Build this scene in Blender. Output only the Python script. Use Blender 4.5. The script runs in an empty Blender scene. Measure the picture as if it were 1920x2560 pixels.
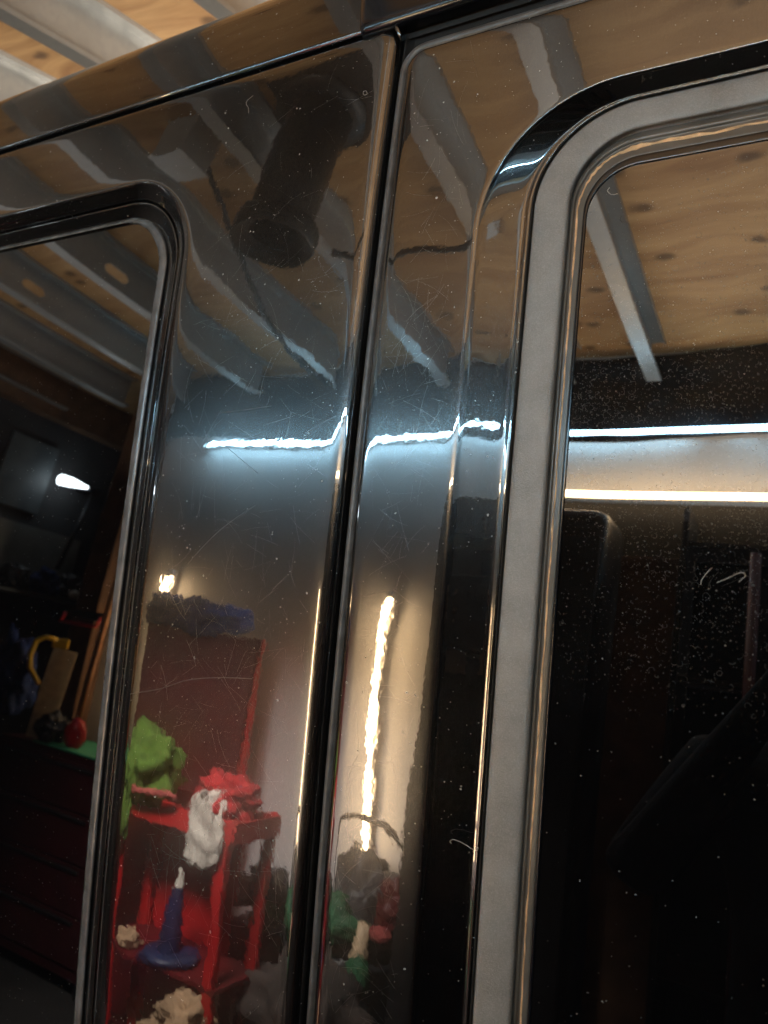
import bpy, bmesh, math, random
from mathutils import Vector, Matrix, noise
random.seed(7)
S = bpy.context.scene
COL = S.collection
R = math.radians

# ------------------------------------------------------------------ camera, world, exposure
TILT = R(10)                      # tumblehome of the van side
CT, ST = math.cos(TILT), math.sin(TILT)
ORIG = Vector((0, 0, 1.72))       # centre of the body side, measured from the garage floor
VAN = Vector((0.0, 0.75, 0.0))    # base of the van on the floor

cam_d = bpy.data.cameras.new('camera')
cam = bpy.data.objects.new('camera', cam_d); COL.objects.link(cam)
cam_d.sensor_fit = 'VERTICAL'; cam_d.sensor_height = 32.0
cam_d.lens = 32.0 * 1900.0 / 2560.0
cam_d.clip_start = 0.02; cam_d.clip_end = 100
CAM_MAT = [[0.869534, -0.0344689, 0.4926688, 0.3695016], [0.4937905, 0.0424217, -0.8685456, -0.6514092], [0.009038, 0.998505, 0.0539075, 1.7604306], [0, 0, 0, 1]]
cam.matrix_world = Matrix(CAM_MAT)
cam_d.dof.use_dof = True; cam_d.dof.focus_distance = 0.80; cam_d.dof.aperture_fstop = 4.6
S.camera = cam

w = bpy.data.worlds.new('World'); S.world = w; w.use_nodes = True
w.node_tree.nodes['Background'].inputs[0].default_value = (0.30, 0.36, 0.45, 1)
w.node_tree.nodes['Background'].inputs[1].default_value = 0.02
S.view_settings.view_transform = 'Standard'; S.view_settings.look = 'None'
S.view_settings.exposure = 1.05; S.view_settings.gamma = 1.0
S.render.engine = 'CYCLES'
cy = S.cycles
cy.use_denoising = True
try: cy.denoising_prefilter = 'ACCURATE'
except Exception: pass
cy.max_bounces = 8; cy.diffuse_bounces = 4; cy.glossy_bounces = 5; cy.transmission_bounces = 3
cy.caustics_reflective = False; cy.caustics_refractive = False
cy.sample_clamp_indirect = 6.0
cy.use_light_tree = True
COOL_E, WARM_E = 46.0, 46.0
def area_lamp(name, loc, aim, size, power, col, spread=180):
    d = bpy.data.lights.new(name, 'AREA'); d.shape = 'RECTANGLE'; d.size, d.size_y = size; d.energy = power; d.spread = R(spread); d.color = col
    o = bpy.data.objects.new(name, d); COL.objects.link(o); o.location = loc
    o.rotation_euler = (Vector(aim) - Vector(loc)).to_track_quat('-Z', 'Y').to_euler()
    return o
# unseen fill lights added to brighten the ceiling and, with the last one, the cart
area_lamp('fill_light', (.20, -1.2, 2.25), (.15, -1.2, 3.05), (1.1, 1.1), 16, (1.0, .95, .88))
area_lamp('fill_light', (-2.30, -1.0, 2.35), (-2.20, -1.0, 3.05), (1.2, 1.0), 4.5, (1.0, .97, .93))
area_lamp('fill_light', (-.6, 2.6, 2.25), (-1.4, 1.1, 3.05), (.8, .4), 46, (1.0, .90, .76))
area_lamp('fill_light', (-.95, -.22, 2.30), (-1.22, -1.45, .70), (.4, .25), 13, (1.0, .93, .86), 62)

# ------------------------------------------------------------------ node helpers
class NT:
    def __init__(s, name):
        s.m = bpy.data.materials.new(name); s.m.use_nodes = True
        s.t = s.m.node_tree; s.t.nodes.clear()
        s.out = s.n('ShaderNodeOutputMaterial')
        s.co = s.n('ShaderNodeTexCoord').outputs['Object']
    def n(s, typ, **kw):
        x = s.t.nodes.new(typ)
        for k, v in kw.items():
            if k.startswith('i_'): x.inputs[k[2:].replace('_', ' ')].default_value = v
            else: setattr(x, k, v)
        return x
    def l(s, a, b): s.t.links.new(a, b)
    def mapping(s, scale=(1, 1, 1), rot=(0, 0, 0), loc=(0, 0, 0), src=None):
        x = s.n('ShaderNodeMapping')
        x.inputs['Scale'].default_value = scale; x.inputs['Rotation'].default_value = rot; x.inputs['Location'].default_value = loc
        s.l(src or s.co, x.inputs[0]); return x.outputs[0]
    def noise(s, scale, detail=2, src=None, rough=.5):
        x = s.n('ShaderNodeTexNoise'); x.inputs['Scale'].default_value = scale
        x.inputs['Detail'].default_value = detail; x.inputs['Roughness'].default_value = rough
        s.l(src or s.co, x.inputs['Vector']); return x.outputs['Fac']
    def ramp(s, src, a, b, ca=(0, 0, 0, 1), cb=(1, 1, 1, 1)):
        x = s.n('ShaderNodeValToRGB'); e = x.color_ramp.elements
        e[0].position = a; e[0].color = ca; e[1].position = b; e[1].color = cb
        s.l(src, x.inputs[0]); return x.outputs[0]
    def math(s, op, a, b=None, clamp=False):
        x = s.n('ShaderNodeMath', operation=op); x.use_clamp = clamp
        for i, v in enumerate((a, b)):
            if v is None: continue
            if isinstance(v, (int, float)): x.inputs[i].default_value = v
            else: s.l(v, x.inputs[i])
        return x.outputs[0]
    def mixc(s, f, a, b):
        x = s.n('ShaderNodeMix', data_type='RGBA')
        for i, v in ((0, f), (6, a), (7, b)):
            if isinstance(v, (int, float, tuple)): x.inputs[i].default_value = v
            else: s.l(v, x.inputs[i])
        return x.outputs[2]
    def bump(s, h, dist, strength=1.0, prev=None):
        x = s.n('ShaderNodeBump'); x.inputs['Distance'].default_value = dist; x.inputs['Strength'].default_value = strength
        s.l(h, x.inputs['Height'])
        if prev is not None: s.l(prev, x.inputs['Normal'])
        return x.outputs[0]
    def mixs(s, f, a, b):
        x = s.n('ShaderNodeMixShader')
        if isinstance(f, (int, float)): x.inputs[0].default_value = f
        else: s.l(f, x.inputs[0])
        s.l(a, x.inputs[1]); s.l(b, x.inputs[2]); return x.outputs[0]
    def done(s, sh): s.l(sh, s.out.inputs[0]); return s.m

def pset(p, **kw):
    for k, v in kw.items(): p.inputs[k].default_value = v

def simple(name, col, rough=.6, var=.25, scale=14, metal=0.0, bump=0.0, bscale=60, spec=.5):
    t = NT(name); p = t.n('ShaderNodeBsdfPrincipled'); pset(p, Roughness=rough, Metallic=metal)
    p.inputs['Specular IOR Level'].default_value = spec
    nz = t.noise(scale, 4)
    c2 = tuple(min(1, c * (1 + var)) for c in col) + (1,); c1 = tuple(c * (1 - var) for c in col) + (1,)
    t.l(t.ramp(nz, .3, .7, c1, c2), p.inputs['Base Color'])
    if bump: t.l(t.bump(t.noise(bscale, 3), bump), p.inputs['Normal'])
    return t.done(p.outputs[0])

def speck_mask(t, scale, size, keep, src=None, seed=0.0):
    """small irregular dust grains: voronoi cells, a random few of which carry a grain"""
    v = t.n('ShaderNodeTexVoronoi'); v.inputs['Scale'].default_value = scale
    vec = t.mapping(loc=(seed, seed * .7, seed * 1.3))
    wob = t.n('ShaderNodeTexNoise'); wob.inputs['Scale'].default_value = scale * 2.2; t.l(vec, wob.inputs['Vector'])
    ad = t.n('ShaderNodeVectorMath', operation='MULTIPLY_ADD'); t.l(wob.outputs['Color'], ad.inputs[0])
    ad.inputs[1].default_value = (.55 / scale,) * 3; t.l(vec, ad.inputs[2]); t.l(ad.outputs[0], v.inputs['Vector'])
    sep = t.n('ShaderNodeSeparateColor'); t.l(v.outputs['Color'], sep.inputs[0])
    sz = t.math('MULTIPLY', sep.outputs[1], size)
    on = t.math('LESS_THAN', v.outputs['Distance'], sz)
    gate = t.math('LESS_THAN', sep.outputs[0], keep) if isinstance(keep, (int, float)) else t.math('LESS_THAN', sep.outputs[0], keep)
    return t.math('MULTIPLY', on, gate)

# ---- black gloss paint: clear coat over a slightly hazy base, orange peel, swirl scratches, dust
def make_paint(name, dust=.05, peel=1.0, haze=.11):
    t = NT(name)
    p = t.n('ShaderNodeBsdfPrincipled')
    pset(p, **{'Base Color': (.0035, .0035, .004, 1), 'Roughness': .2, 'IOR': 1.35, 'Coat Weight': 1.0, 'Coat Roughness': .0, 'Coat IOR': 1.95})
    low = t.noise(9, 1)
    mid = t.noise(120, 1.5)
    wav = t.noise(26, 1)
    nb = t.bump(low, .0004 * peel)
    nb = t.bump(wav, .00007 * peel, prev=nb)
    nb = t.bump(mid, .000023 * peel, prev=nb)
    t.l(nb, p.inputs['Coat Normal'])
    # swirl scratches: stretched noise in several directions tilts a rough second lobe
    sw = None
    for i, a in enumerate((0.2, 0.75, 1.3, 1.9, 2.5, 2.95)):
        n_ = t.noise(1, 1, t.mapping(scale=(900, 900, 14), rot=(0, a, 0), loc=(i * 3.1, 0, i)))
        m_ = t.ramp(n_, .60, .68)
        sw = m_ if sw is None else t.math('MAXIMUM', sw, m_)
    g = t.n('ShaderNodeBsdfGlossy'); g.inputs['Roughness'].default_value = .16
    g.inputs['Color'].default_value = (.75, .75, .75, 1)
    t.l(t.bump(sw, .00012), g.inputs['Normal'])
    patch = t.ramp(t.noise(6, 2), .35, .7)
    f = t.math('MULTIPLY', t.math('MULTIPLY_ADD', sw, .05), patch)
    x = t.n('ShaderNodeMath', operation='MULTIPLY_ADD'); t.l(sw, x.inputs[0]); x.inputs[1].default_value = .022; x.inputs[2].default_value = haze * .20
    f = t.math('MULTIPLY', x.outputs[0], t.math('ADD', patch, .35))
    sh = t.mixs(f, p.outputs[0], g.outputs[0])
    d = t.n('ShaderNodeBsdfDiffuse'); d.inputs['Color'].default_value = (.62, .62, .60, 1)
    m1 = speck_mask(t, 210, .23, dust)
    m2 = speck_mask(t, 520, .28, dust * .8, seed=3.7)
    m = t.math('MULTIPLY', t.math('MAXIMUM', m1, m2), .6)
    return t.done(t.mixs(m, sh, d.outputs[0]))

def make_glass(name, dust=.03, band=None, ior=2.0):
    t = NT(name)
    p = t.n('ShaderNodeBsdfPrincipled')
    pset(p, **{'Base Color': (.0025, .0025, .003, 1), 'Roughness': .0, 'IOR': ior})
    t.l(t.bump(t.noise(4, 1), .00022), p.inputs['Normal'])
    d = t.n('ShaderNodeBsdfDiffuse'); d.inputs['Color'].default_value = (.55, .54, .52, 1)
    m = t.math('MAXIMUM', speck_mask(t, 250, .17, dust * 1.3), speck_mask(t, 430, .25, dust, seed=2.2))
    if band:
        # dried spray: rings and fine grit, thickest in a belt across the upper half of the pane
        sep = t.n('ShaderNodeSeparateXYZ'); t.l(t.co, sep.inputs[0])
        zc, zw = band
        k = t.math('DIVIDE', t.math('ABSOLUTE', t.math('SUBTRACT', sep.outputs[2], zc)), zw)
        belt = t.math('SUBTRACT', 1.0, k, clamp=True)
        amt = t.math('MULTIPLY', belt, t.ramp(t.noise(7, 3), .3, .7))
        grit = speck_mask(t, 950, .42, t.math('MULTIPLY', amt, .75), seed=5.1)
        grit2 = speck_mask(t, 330, .26, t.math('MULTIPLY', amt, .55), seed=8.1)
        v = t.n('ShaderNodeTexVoronoi'); v.inputs['Scale'].default_value = 230
        wob = t.n('ShaderNodeTexNoise'); wob.inputs['Scale'].default_value = 260; t.l(t.co, wob.inputs['Vector'])
        ad = t.n('ShaderNodeVectorMath', operation='MULTIPLY_ADD'); t.l(wob.outputs['Color'], ad.inputs[0]); ad.inputs[1].default_value = (.0022,) * 3
        t.l(t.co, ad.inputs[2]); t.l(ad.outputs[0], v.inputs['Vector'])
        sc = t.n('ShaderNodeSeparateColor'); t.l(v.outputs['Color'], sc.inputs[0])
        rr = t.math('MULTIPLY_ADD', sc.outputs[1], .16); 
        ring = t.math('LESS_THAN', t.math('ABSOLUTE', t.math('SUBTRACT', v.outputs['Distance'], t.math('ADD', rr, .10))), .032)
        ring = t.math('MULTIPLY', ring, t.math('LESS_THAN', sc.outputs[0], t.math('MULTIPLY', amt, .45)))
        m = t.math('MAXIMUM', m, t.math('MAXIMUM', t.math('MULTIPLY', t.math('MAXIMUM', grit, grit2), .42), t.math('MULTIPLY', ring, .2)))
    m = t.math('MULTIPLY', m, .40)
    if band: m = t.math('MAXIMUM', m, t.math('MULTIPLY', amt, .012))
    return t.done(t.mixs(m, p.outputs[0], d.outputs[0]))

def make_plywood():
    t = NT('plywood'); p = t.n('ShaderNodeBsdfPrincipled'); pset(p, Roughness=.6)
    warp = t.noise(1.3, 2)
    mp = t.mapping(scale=(1.2, 9, 1))
    ad = t.n('ShaderNodeVectorMath', operation='ADD'); t.l(mp, ad.inputs[0])
    c3 = t.n('ShaderNodeCombineXYZ'); t.l(t.math('MULTIPLY', warp, 5.0), c3.inputs[1]); t.l(c3.outputs[0], ad.inputs[1])
    g1 = t.noise(2.2, 6, ad.outputs[0], .62)
    c = t.ramp(g1, .30, .70, (.30, .15, .058, 1), (.56, .345, .155, 1))
    fine = t.noise(1, 2, t.mapping(scale=(6, 160, 6)))
    c = t.mixc(t.math('MULTIPLY', t.ramp(fine, .5, .75), .25), c, (.26, .13, .05, 1))
    blot = t.noise(1.6, 3)
    c = t.mixc(t.math('MULTIPLY', t.ramp(blot, .5, .75), .35), c, (.34, .22, .12, 1))
    v = t.n('ShaderNodeTexVoronoi'); v.voronoi_dimensions = '2D'; v.inputs['Scale'].default_value = 2.9
    wb = t.n('ShaderNodeTexNoise'); wb.inputs['Scale'].default_value = 14; t.l(t.co, wb.inputs['Vector'])
    a2 = t.n('ShaderNodeVectorMath', operation='MULTIPLY_ADD'); t.l(wb.outputs['Color'], a2.inputs[0]); a2.inputs[1].default_value = (.05, .05, .05); t.l(t.mapping(scale=(1, 1.5, 1)), a2.inputs[2])
    t.l(a2.outputs[0], v.inputs['Vector'])
    k = t.ramp(v.outputs['Distance'], .045, .115, (1, 1, 1, 1), (0, 0, 0, 1))
    c = t.mixc(t.math('MULTIPLY', k, .8), c, (.075, .035, .015, 1))
    t.l(c, p.inputs['Base Color']); t.l(t.bump(fine, .0006), p.inputs['Normal'])
    return t.done(p.outputs[0])

def make_rubber():
    t = NT('grey_rubber'); p = t.n('ShaderNodeBsdfPrincipled'); pset(p, Roughness=.42)
    p.inputs['Specular IOR Level'].default_value = .6
    lg = t.noise(30, 3); fn = t.noise(900, 2)
    st = t.noise(1, 2, t.mapping(scale=(500, 500, 12)))
    c = t.ramp(lg, .3, .7, (.17, .167, .162, 1), (.24, .236, .228, 1))
    c = t.mixc(t.math('MULTIPLY', t.ramp(fn, .45, .7), .45), c, (.36, .355, .34, 1))
    c = t.mixc(t.math('MULTIPLY', t.ramp(st, .55, .75), .2), c, (.31, .31, .30, 1))
    t.l(c, p.inputs['Base Color'])
    t.l(t.bump(fn, .00035), p.inputs['Normal'])
    return t.done(p.outputs[0])

def make_galv():
    t = NT('galvanised_steel'); p = t.n('ShaderNodeBsdfPrincipled'); pset(p, Metallic=.55, Roughness=.38)
    v = t.n('ShaderNodeTexVoronoi'); v.inputs['Scale'].default_value = 55; t.l(t.co, v.inputs['Vector'])
    sp = t.n('ShaderNodeSeparateColor'); t.l(v.outputs['Color'], sp.inputs[0])
    c = t.mixc(t.math('MULTIPLY', sp.outputs[0], .35), (.37, .37, .36, 1), (.27, .28, .29, 1))
    c = t.mixc(t.math('MULTIPLY', t.ramp(t.noise(5, 3), .4, .75), .3), c, (.24, .22, .19, 1))
    t.l(c, p.inputs['Base Color']); t.l(t.bump(t.noise(8, 2), .002), p.inputs['Normal'])
    return t.done(p.outputs[0])

def emit(name, col, e):
    t = NT(name); x = t.n('ShaderNodeEmission'); x.inputs[0].default_value = col + (1,); x.inputs[1].default_value = e
    return t.done(x.outputs[0])

PAINT = make_paint('black_gloss_paint')
PAINT2 = make_paint('black_gloss_trim', dust=.03, peel=.5)
GLASS_R = make_glass('dusty_tinted_glass', .035, band=(1.80, .26))
GLASS_L = make_glass('tinted_glass', .055)
RUBBER = make_rubber()
SEAL = simple('black_rubber_seal', (.11, .11, .112), .26, .3, 40, bump=.0002, bscale=300, spec=.9)
DARKGAP = simple('gap_shade_and_rubber', (.004, .004, .004), .8, .2)  # gap shade put into the colour; also the black seam rubber
CHANNEL = simple('grey_channel_plastic', (.085, .08, .072), .28, .2, 30)
GASKET = simple('glossy_black_gasket', (.006, .007, .010), .15, .4, 120)
TAN = simple('tan_dried_sealant', (.72, .46, .25), .7, .35, 90, bump=.001, bscale=400)
PLY = make_plywood()
GALV = make_galv()
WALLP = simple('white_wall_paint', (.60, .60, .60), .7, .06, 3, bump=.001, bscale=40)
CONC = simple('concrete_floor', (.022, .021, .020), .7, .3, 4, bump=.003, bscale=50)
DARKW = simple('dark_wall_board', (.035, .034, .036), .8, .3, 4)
TARP = simple('black_plastic_sheet', (.012, .012, .014), .28, .3, 5)
ALU = simple('brushed_aluminium', (.55, .55, .55), .35, .1, 40, metal=.9)
PLASTW = simple('white_plastic', (.7, .7, .68), .5, .05)
COOL = emit('cool_led', (.42, .77, 1.0), COOL_E)
WARM = emit('warm_led', (1.0, .66, .34), WARM_E)
COOL2 = emit('small_cool_led', (.80, .94, 1.0), 18)
BLACKM = simple('black_metal', (.012, .011, .011), .42, .5, 14, bump=.001, bscale=80)
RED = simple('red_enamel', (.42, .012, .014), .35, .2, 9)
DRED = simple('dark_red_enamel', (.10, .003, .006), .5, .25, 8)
BLUEF = simple('blue_fabric', (.015, .035, .14), .9, .4, 30, bump=.004, bscale=40)
BLUEP = simple('blue_plastic', (.004, .018, .06), .5, .3, 20)
REDC = simple('red_cloth', (.36, .012, .016), .95, .45, 35, bump=.004, bscale=90)
WHITEF = simple('white_cotton', (.50, .46, .40), .9, .15, 40, bump=.003, bscale=120)
LIME = simple('lime_green_cloth', (.075, .14, .014), .9, .3, 25, bump=.004, bscale=60)
GREEN = simple('green_plastic', (.012, .085, .032), .7, .35, 20)
TEAL = simple('teal_green_mat', (.04, .27, .13), .7, .15, 20)
WOODO = simple('orange_varnished_wood', (.38, .14, .035), .45, .3, 30)
WOODP = simple('pale_wood', (.55, .40, .25), .6, .2, 25)
WOODB = simple('brown_timber', (.13, .065, .03), .7, .35, 12)
CARD = simple('brown_cardboard', (.36, .24, .14), .9, .25, 14)
YEL = simple('yellow_plastic', (.60, .36, .01), .4, .15)
BLACKP = simple('black_plastic', (.012, .012, .014), .45, .4, 30)
GREYF = simple('grey_board', (.08, .09, .095), .6, .25, 9)
BEIGE = simple('beige_board', (.16, .155, .14), .7, .2, 8)
PINK = simple('faded_red_cloth', (.28, .05, .045), .9, .3, 30)
SKIN = simple('skin', (.26, .14, .09), .55, .1, 40)
CLOTH = simple('black_jacket_cloth', (.0028, .0028, .0032), .9, .4, 60, bump=.002, bscale=90)
DENIM = simple('dark_denim', (.015, .018, .03), .9, .3, 80)
HAIRM = simple('dark_hair', (.004, .003, .003), .95, .4, 200)
LINT = simple('white_lint', (.50, .49, .46), .9, .1)

# ------------------------------------------------------------------ object helpers
def mesh_obj(name, verts, faces, mat, parent=None, smooth=True, loc=None):
    me = bpy.data.meshes.new(name); me.from_pydata([tuple(v) for v in verts], [], faces); me.update()
    bm = bmesh.new(); bm.from_mesh(me); bmesh.ops.recalc_face_normals(bm, faces=bm.faces); bm.to_mesh(me); bm.free()
    if smooth:
        me.polygons.foreach_set('use_smooth', [True] * len(me.polygons))
    me.materials.append(mat)
    o = bpy.data.objects.new(name, me); COL.objects.link(o)
    if parent: o.parent = parent
    if loc: o.location = loc
    return o
def bm_obj(name, bm, mat, parent=None, smooth=False, loc=None):
    me = bpy.data.meshes.new(name); bmesh.ops.recalc_face_normals(bm, faces=bm.faces); bm.to_mesh(me); bm.free()
    if smooth: me.polygons.foreach_set('use_smooth', [True] * len(me.polygons))
    me.materials.append(mat)
    o = bpy.data.objects.new(name, me); COL.objects.link(o)
    if parent: o.parent = parent
    if loc: o.location = loc
    return o
def tag(o, label=None, cat=None, group=None, kind=None):
    if label: o['label'] = label
    if cat: o['category'] = cat
    if group: o['group'] = group
    if kind: o['kind'] = kind
    return o
def thing(name, label, cat, loc=(0, 0, 0), group=None, rotz=0):
    o = bpy.data.objects.new(name, None); COL.objects.link(o); o.location = loc; o.rotation_euler = (0, 0, rotz)
    o.empty_display_size = .1
    return tag(o, label, cat, group)
def copy_tree(o, parent=None):
    c = o.copy(); COL.objects.link(c)
    if parent: c.parent = parent
    for ch in list(o.children): copy_tree(ch, c)
    return c
def add_box(bm, x0, x1, y0, y1, z0, z1, bev=0.0):
    vs = [bm.verts.new((x, y, z)) for x in (x0, x1) for y in (y0, y1) for z in (z0, z1)]
    fs = [bm.faces.new([vs[i] for i in q]) for q in ((0, 1, 3, 2), (4, 6, 7, 5), (0, 4, 5, 1), (2, 3, 7, 6), (0, 2, 6, 4), (1, 5, 7, 3))]
    if bev:
        ed = list({e for f in fs for e in f.edges})
        bmesh.ops.bevel(bm, geom=ed, offset=bev, segments=2, profile=.5, affect='EDGES')
def box(name, dims, mat, parent=None, bev=0.0, loc=None, smooth=False):
    bm = bmesh.new(); add_box(bm, *dims, bev=bev); return bm_obj(name, bm, mat, parent, smooth, loc)
def add_tube(bm, pts, rad, seg=10, cap=True):
    """tube along a poly line; rad a number or one per point"""
    pts = [Vector(p) for p in pts]; n = len(pts)
    rads = rad if isinstance(rad, (list, tuple)) else [rad] * n
    rings = []
    ref = None
    for i, p in enumerate(pts):
        d = (pts[min(i + 1, n - 1)] - pts[max(i - 1, 0)]).normalized()
        if ref is None:
            ref = d.orthogonal().normalized()
        else:
            ref = (ref - d * ref.dot(d)).normalized()
        b = d.cross(ref)
        rings.append([bm.verts.new(p + (ref * math.cos(a) + b * math.sin(a)) * rads[i]) for a in [2 * math.pi * k / seg for k in range(seg)]])
    for a, b in zip(rings, rings[1:]):
        for k in range(seg): bm.faces.new((a[k], a[(k + 1) % seg], b[(k + 1) % seg], b[k]))
    if cap: bm.faces.new(rings[0][::-1]); bm.faces.new(rings[-1])
def tube(name, pts, rad, mat, parent=None, seg=10, loc=None, cap=True):
    bm = bmesh.new(); add_tube(bm, pts, rad, seg, cap); return bm_obj(name, bm, mat, parent, True, loc)
def lathe(name, prof, mat, parent=None, seg=40, loc=None, axis='z'):
    vs, fs = [], []
    for (r_, z_) in prof:
        for k in range(seg):
            a = 2 * math.pi * k / seg; vs.append((r_ * math.cos(a), r_ * math.sin(a), z_))
    for i in range(len(prof) - 1):
        for k in range(seg):
            fs.append((i * seg + k, i * seg + (k + 1) % seg, (i + 1) * seg + (k + 1) % seg, (i + 1) * seg + k))
    return mesh_obj(name, vs, fs, mat, parent, True, loc)
def lump(name, size, mat, parent=None, loc=None, seed=0, rough=.35, sub=4, freq=2.2, flat=None):
    """crumpled soft thing (rag, bag, paper): icosphere displaced by noise, flattened below"""
    bm = bmesh.new(); bmesh.ops.create_icosphere(bm, subdivisions=sub, radius=1)
    for v in bm.verts:
        d = v.co.normalized()
        k = 1 + rough * noise.fractal(d * freq + Vector((seed * 3.7, seed, -seed)), 1.0, 2.0, 4)
        k += .5 * rough * abs(noise.noise(d * freq * 2.3 + Vector((seed, 9, seed))))
        v.co = Vector((d.x * size[0] * k, d.y * size[1] * k, max(d.z * k, -.8 if flat is None else flat) * size[2]))
    return bm_obj(name, bm, mat, parent, True, loc)

# ------------------------------------------------------------------ the van side: panel coordinates u (along), v (up the side), d (outward)
CURV = 0.12
def pw(u, v, d=0.0):
    y = CURV / 2 * v * v - d
    return Vector((u, CT * y + ST * v, -ST * y + CT * v)) + ORIG - VAN
def rrect(uL, uR, vB, vT, rTL, rTR, rB, na=22, nv=90, nh=70):
    """closed outline: from the left bottom corner up, clockwise"""
    pts = []
    def arc(cu, cv, r_, a0, a1):
        for i in range(na + 1):
            a = R(a0 + (a1 - a0) * i / na); pts.append((cu + r_ * math.cos(a), cv + r_ * math.sin(a)))
    def line(p, q, n):
        for i in range(1, n): pts.append((p[0] + (q[0] - p[0]) * i / n, p[1] + (q[1] - p[1]) * i / n))
    line((uL, vB + rB), (uL, vT - rTL), nv); arc(uL + rTL, vT - rTL, rTL, 180, 90)
    line((uL + rTL, vT), (uR - rTR, vT), nh); arc(uR - rTR, vT - rTR, rTR, 90, 0)
    line((uR, vT - rTR), (uR, vB + rB), nv); arc(uR - rB, vB + rB, rB, 0, -90)
    line((uR - rB, vB), (uL + rB, vB), nh); arc(uL + rB, vB + rB, rB, 270, 180)
    return pts
def catmull(specs, n):
    out = []
    m = len(specs)
    for i in range(m - 1):
        p0, p1, p2, p3 = specs[max(i - 1, 0)], specs[i], specs[i + 1], specs[min(i + 2, m - 1)]
        for j in range(n):
            t = j / n
            out.append(tuple(.5 * (2 * b + (c - a) * t + (2 * a - 5 * b + 4 * c - d) * t * t + (3 * b - a - 3 * c + d) * t ** 3) for a, b, c, d in zip(p0, p1, p2, p3)))
    out.append(tuple(specs[-1])); return out
def linear(a, b, n):
    return [tuple(x + (y - x) * i / n for x, y in zip(a, b)) for i in range(1, n)]
def loft(name, specs, mat, parent, cap=False):
    """specs: (uL,uR,vB,vT,rTL,rTR,rB,d) per ring"""
    vs, fs = [], []; N = None
    for s in specs:
        ring = rrect(*s[:7]); N = len(ring)
        vs += [pw(u, v, s[7]) for u, v in ring]
    for i in range(len(specs) - 1):
        for k in range(N):
            fs.append((i * N + k, i * N + (k + 1) % N, (i + 1) * N + (k + 1) % N, (i + 1) * N + k))
    if cap: fs.append(tuple((len(specs) - 1) * N + k for k in range(N)))
    return mesh_obj(name, vs, fs, mat, parent, True)

van = thing('van', 'shiny black passenger van whose side, door edge and tinted windows fill the picture', 'van', VAN)
# --- sliding/side door at the right, window opening measured at the pane edge: uL .177, vT .321
def dr(uL, vT, r_, d, off=None):
    o = .177 - uL if off is None else off
    q = d / .6485
    return (uL + q * (.3695 - uL), 1.15 + o, -.85 - o, vT - q * (vT + .0733), r_, r_, max(.05, r_ * .8), d)
ring_in = [dr(.1292, .3845, .094, -.034), dr(.1283, .3855, .0945, -.026), dr(.1272, .3868, .095, -.0205), dr(.1256, .3880, .096, -.0180), dr(.1232, .3893, .097, -.0172), dr(.1205, .3904, .098, -.0176),
           dr(.1165, .3922, .101, -.0170), dr(.0980, .4010, .113, -.0104), dr(.0800, .4093, .125, -.0040), dr(.0748, .4118, .129, -.0020), dr(.0715, .4135, .132, -.0007),
           dr(.067, .4160, .136, -.0001), dr(.056, .4215, .138, 0.0)]
door_flat = (-.020, 1.36, -1.25, .494, .013, .03, .03, 0.0)
ring_out = [door_flat, (-.0275, 1.37, -1.26, .5015, .018, .03, .03, -.0003), (-.0320, 1.375, -1.265, .506, .021, .03, .03, -.0014), (-.0345, 1.378, -1.268, .5085, .0225, .03, .03, -.0036),
            (-.0355, 1.38, -1.27, .5095, .023, .03, .03, -.0075), (-.0358, 1.381, -1.271, .5098, .023, .03, .03, -.013), (-.0359, 1.382, -1.272, .5099, .023, .03, .03, -.024)]
specs = catmull(ring_in, 4) + linear(ring_in[-1], door_flat, 26) + catmull(ring_out, 4)
door = loft('door', specs, PAINT, van)
Q = -.0135
trim_specs = catmull([dr(.1286, .3854, .0945, Q - .014), dr(.1290, .3850, .094, Q - .0055), dr(.1307, .3833, .092, Q - .0036), dr(.1350, .3795, .088, Q - .0028), dr(.145, .371, .080, Q - .0028),
                      dr(.157, .362, .070, Q - .0036), dr(.1612, .358, .066, Q - .0052), dr(.1632, .3555, .064, Q - .0085), dr(.1640, .352, .062, Q - .0115)], 4)
loft('window_trim', trim_specs, RUBBER, door)
ch_specs = catmull([dr(.1632, .3545, .064, Q - .0120), dr(.1645, .351, .062, Q - .0098), dr(.1660, .348, .060, Q - .0088), dr(.1674, .3450, .058, Q - .0096), dr(.1685, .3425, .057, Q - .0106), dr(.172, .335, .052, Q - .0104), dr(.1755, .331, .050, Q - .0102), dr(.1768, .329, .049, Q - .0112)], 4)
loft('glazing_channel', ch_specs, CHANNEL, door)
gk = catmull([dr(.1758, .3315, .049, Q - .0115), dr(.1768, .3290, .0485, Q - .0098), dr(.1788, .3230, .046, Q - .0098), dr(.1800, .3205, .045, Q - .0118)], 4)
loft('glass_gasket', gk, GASKET, door)
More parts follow.
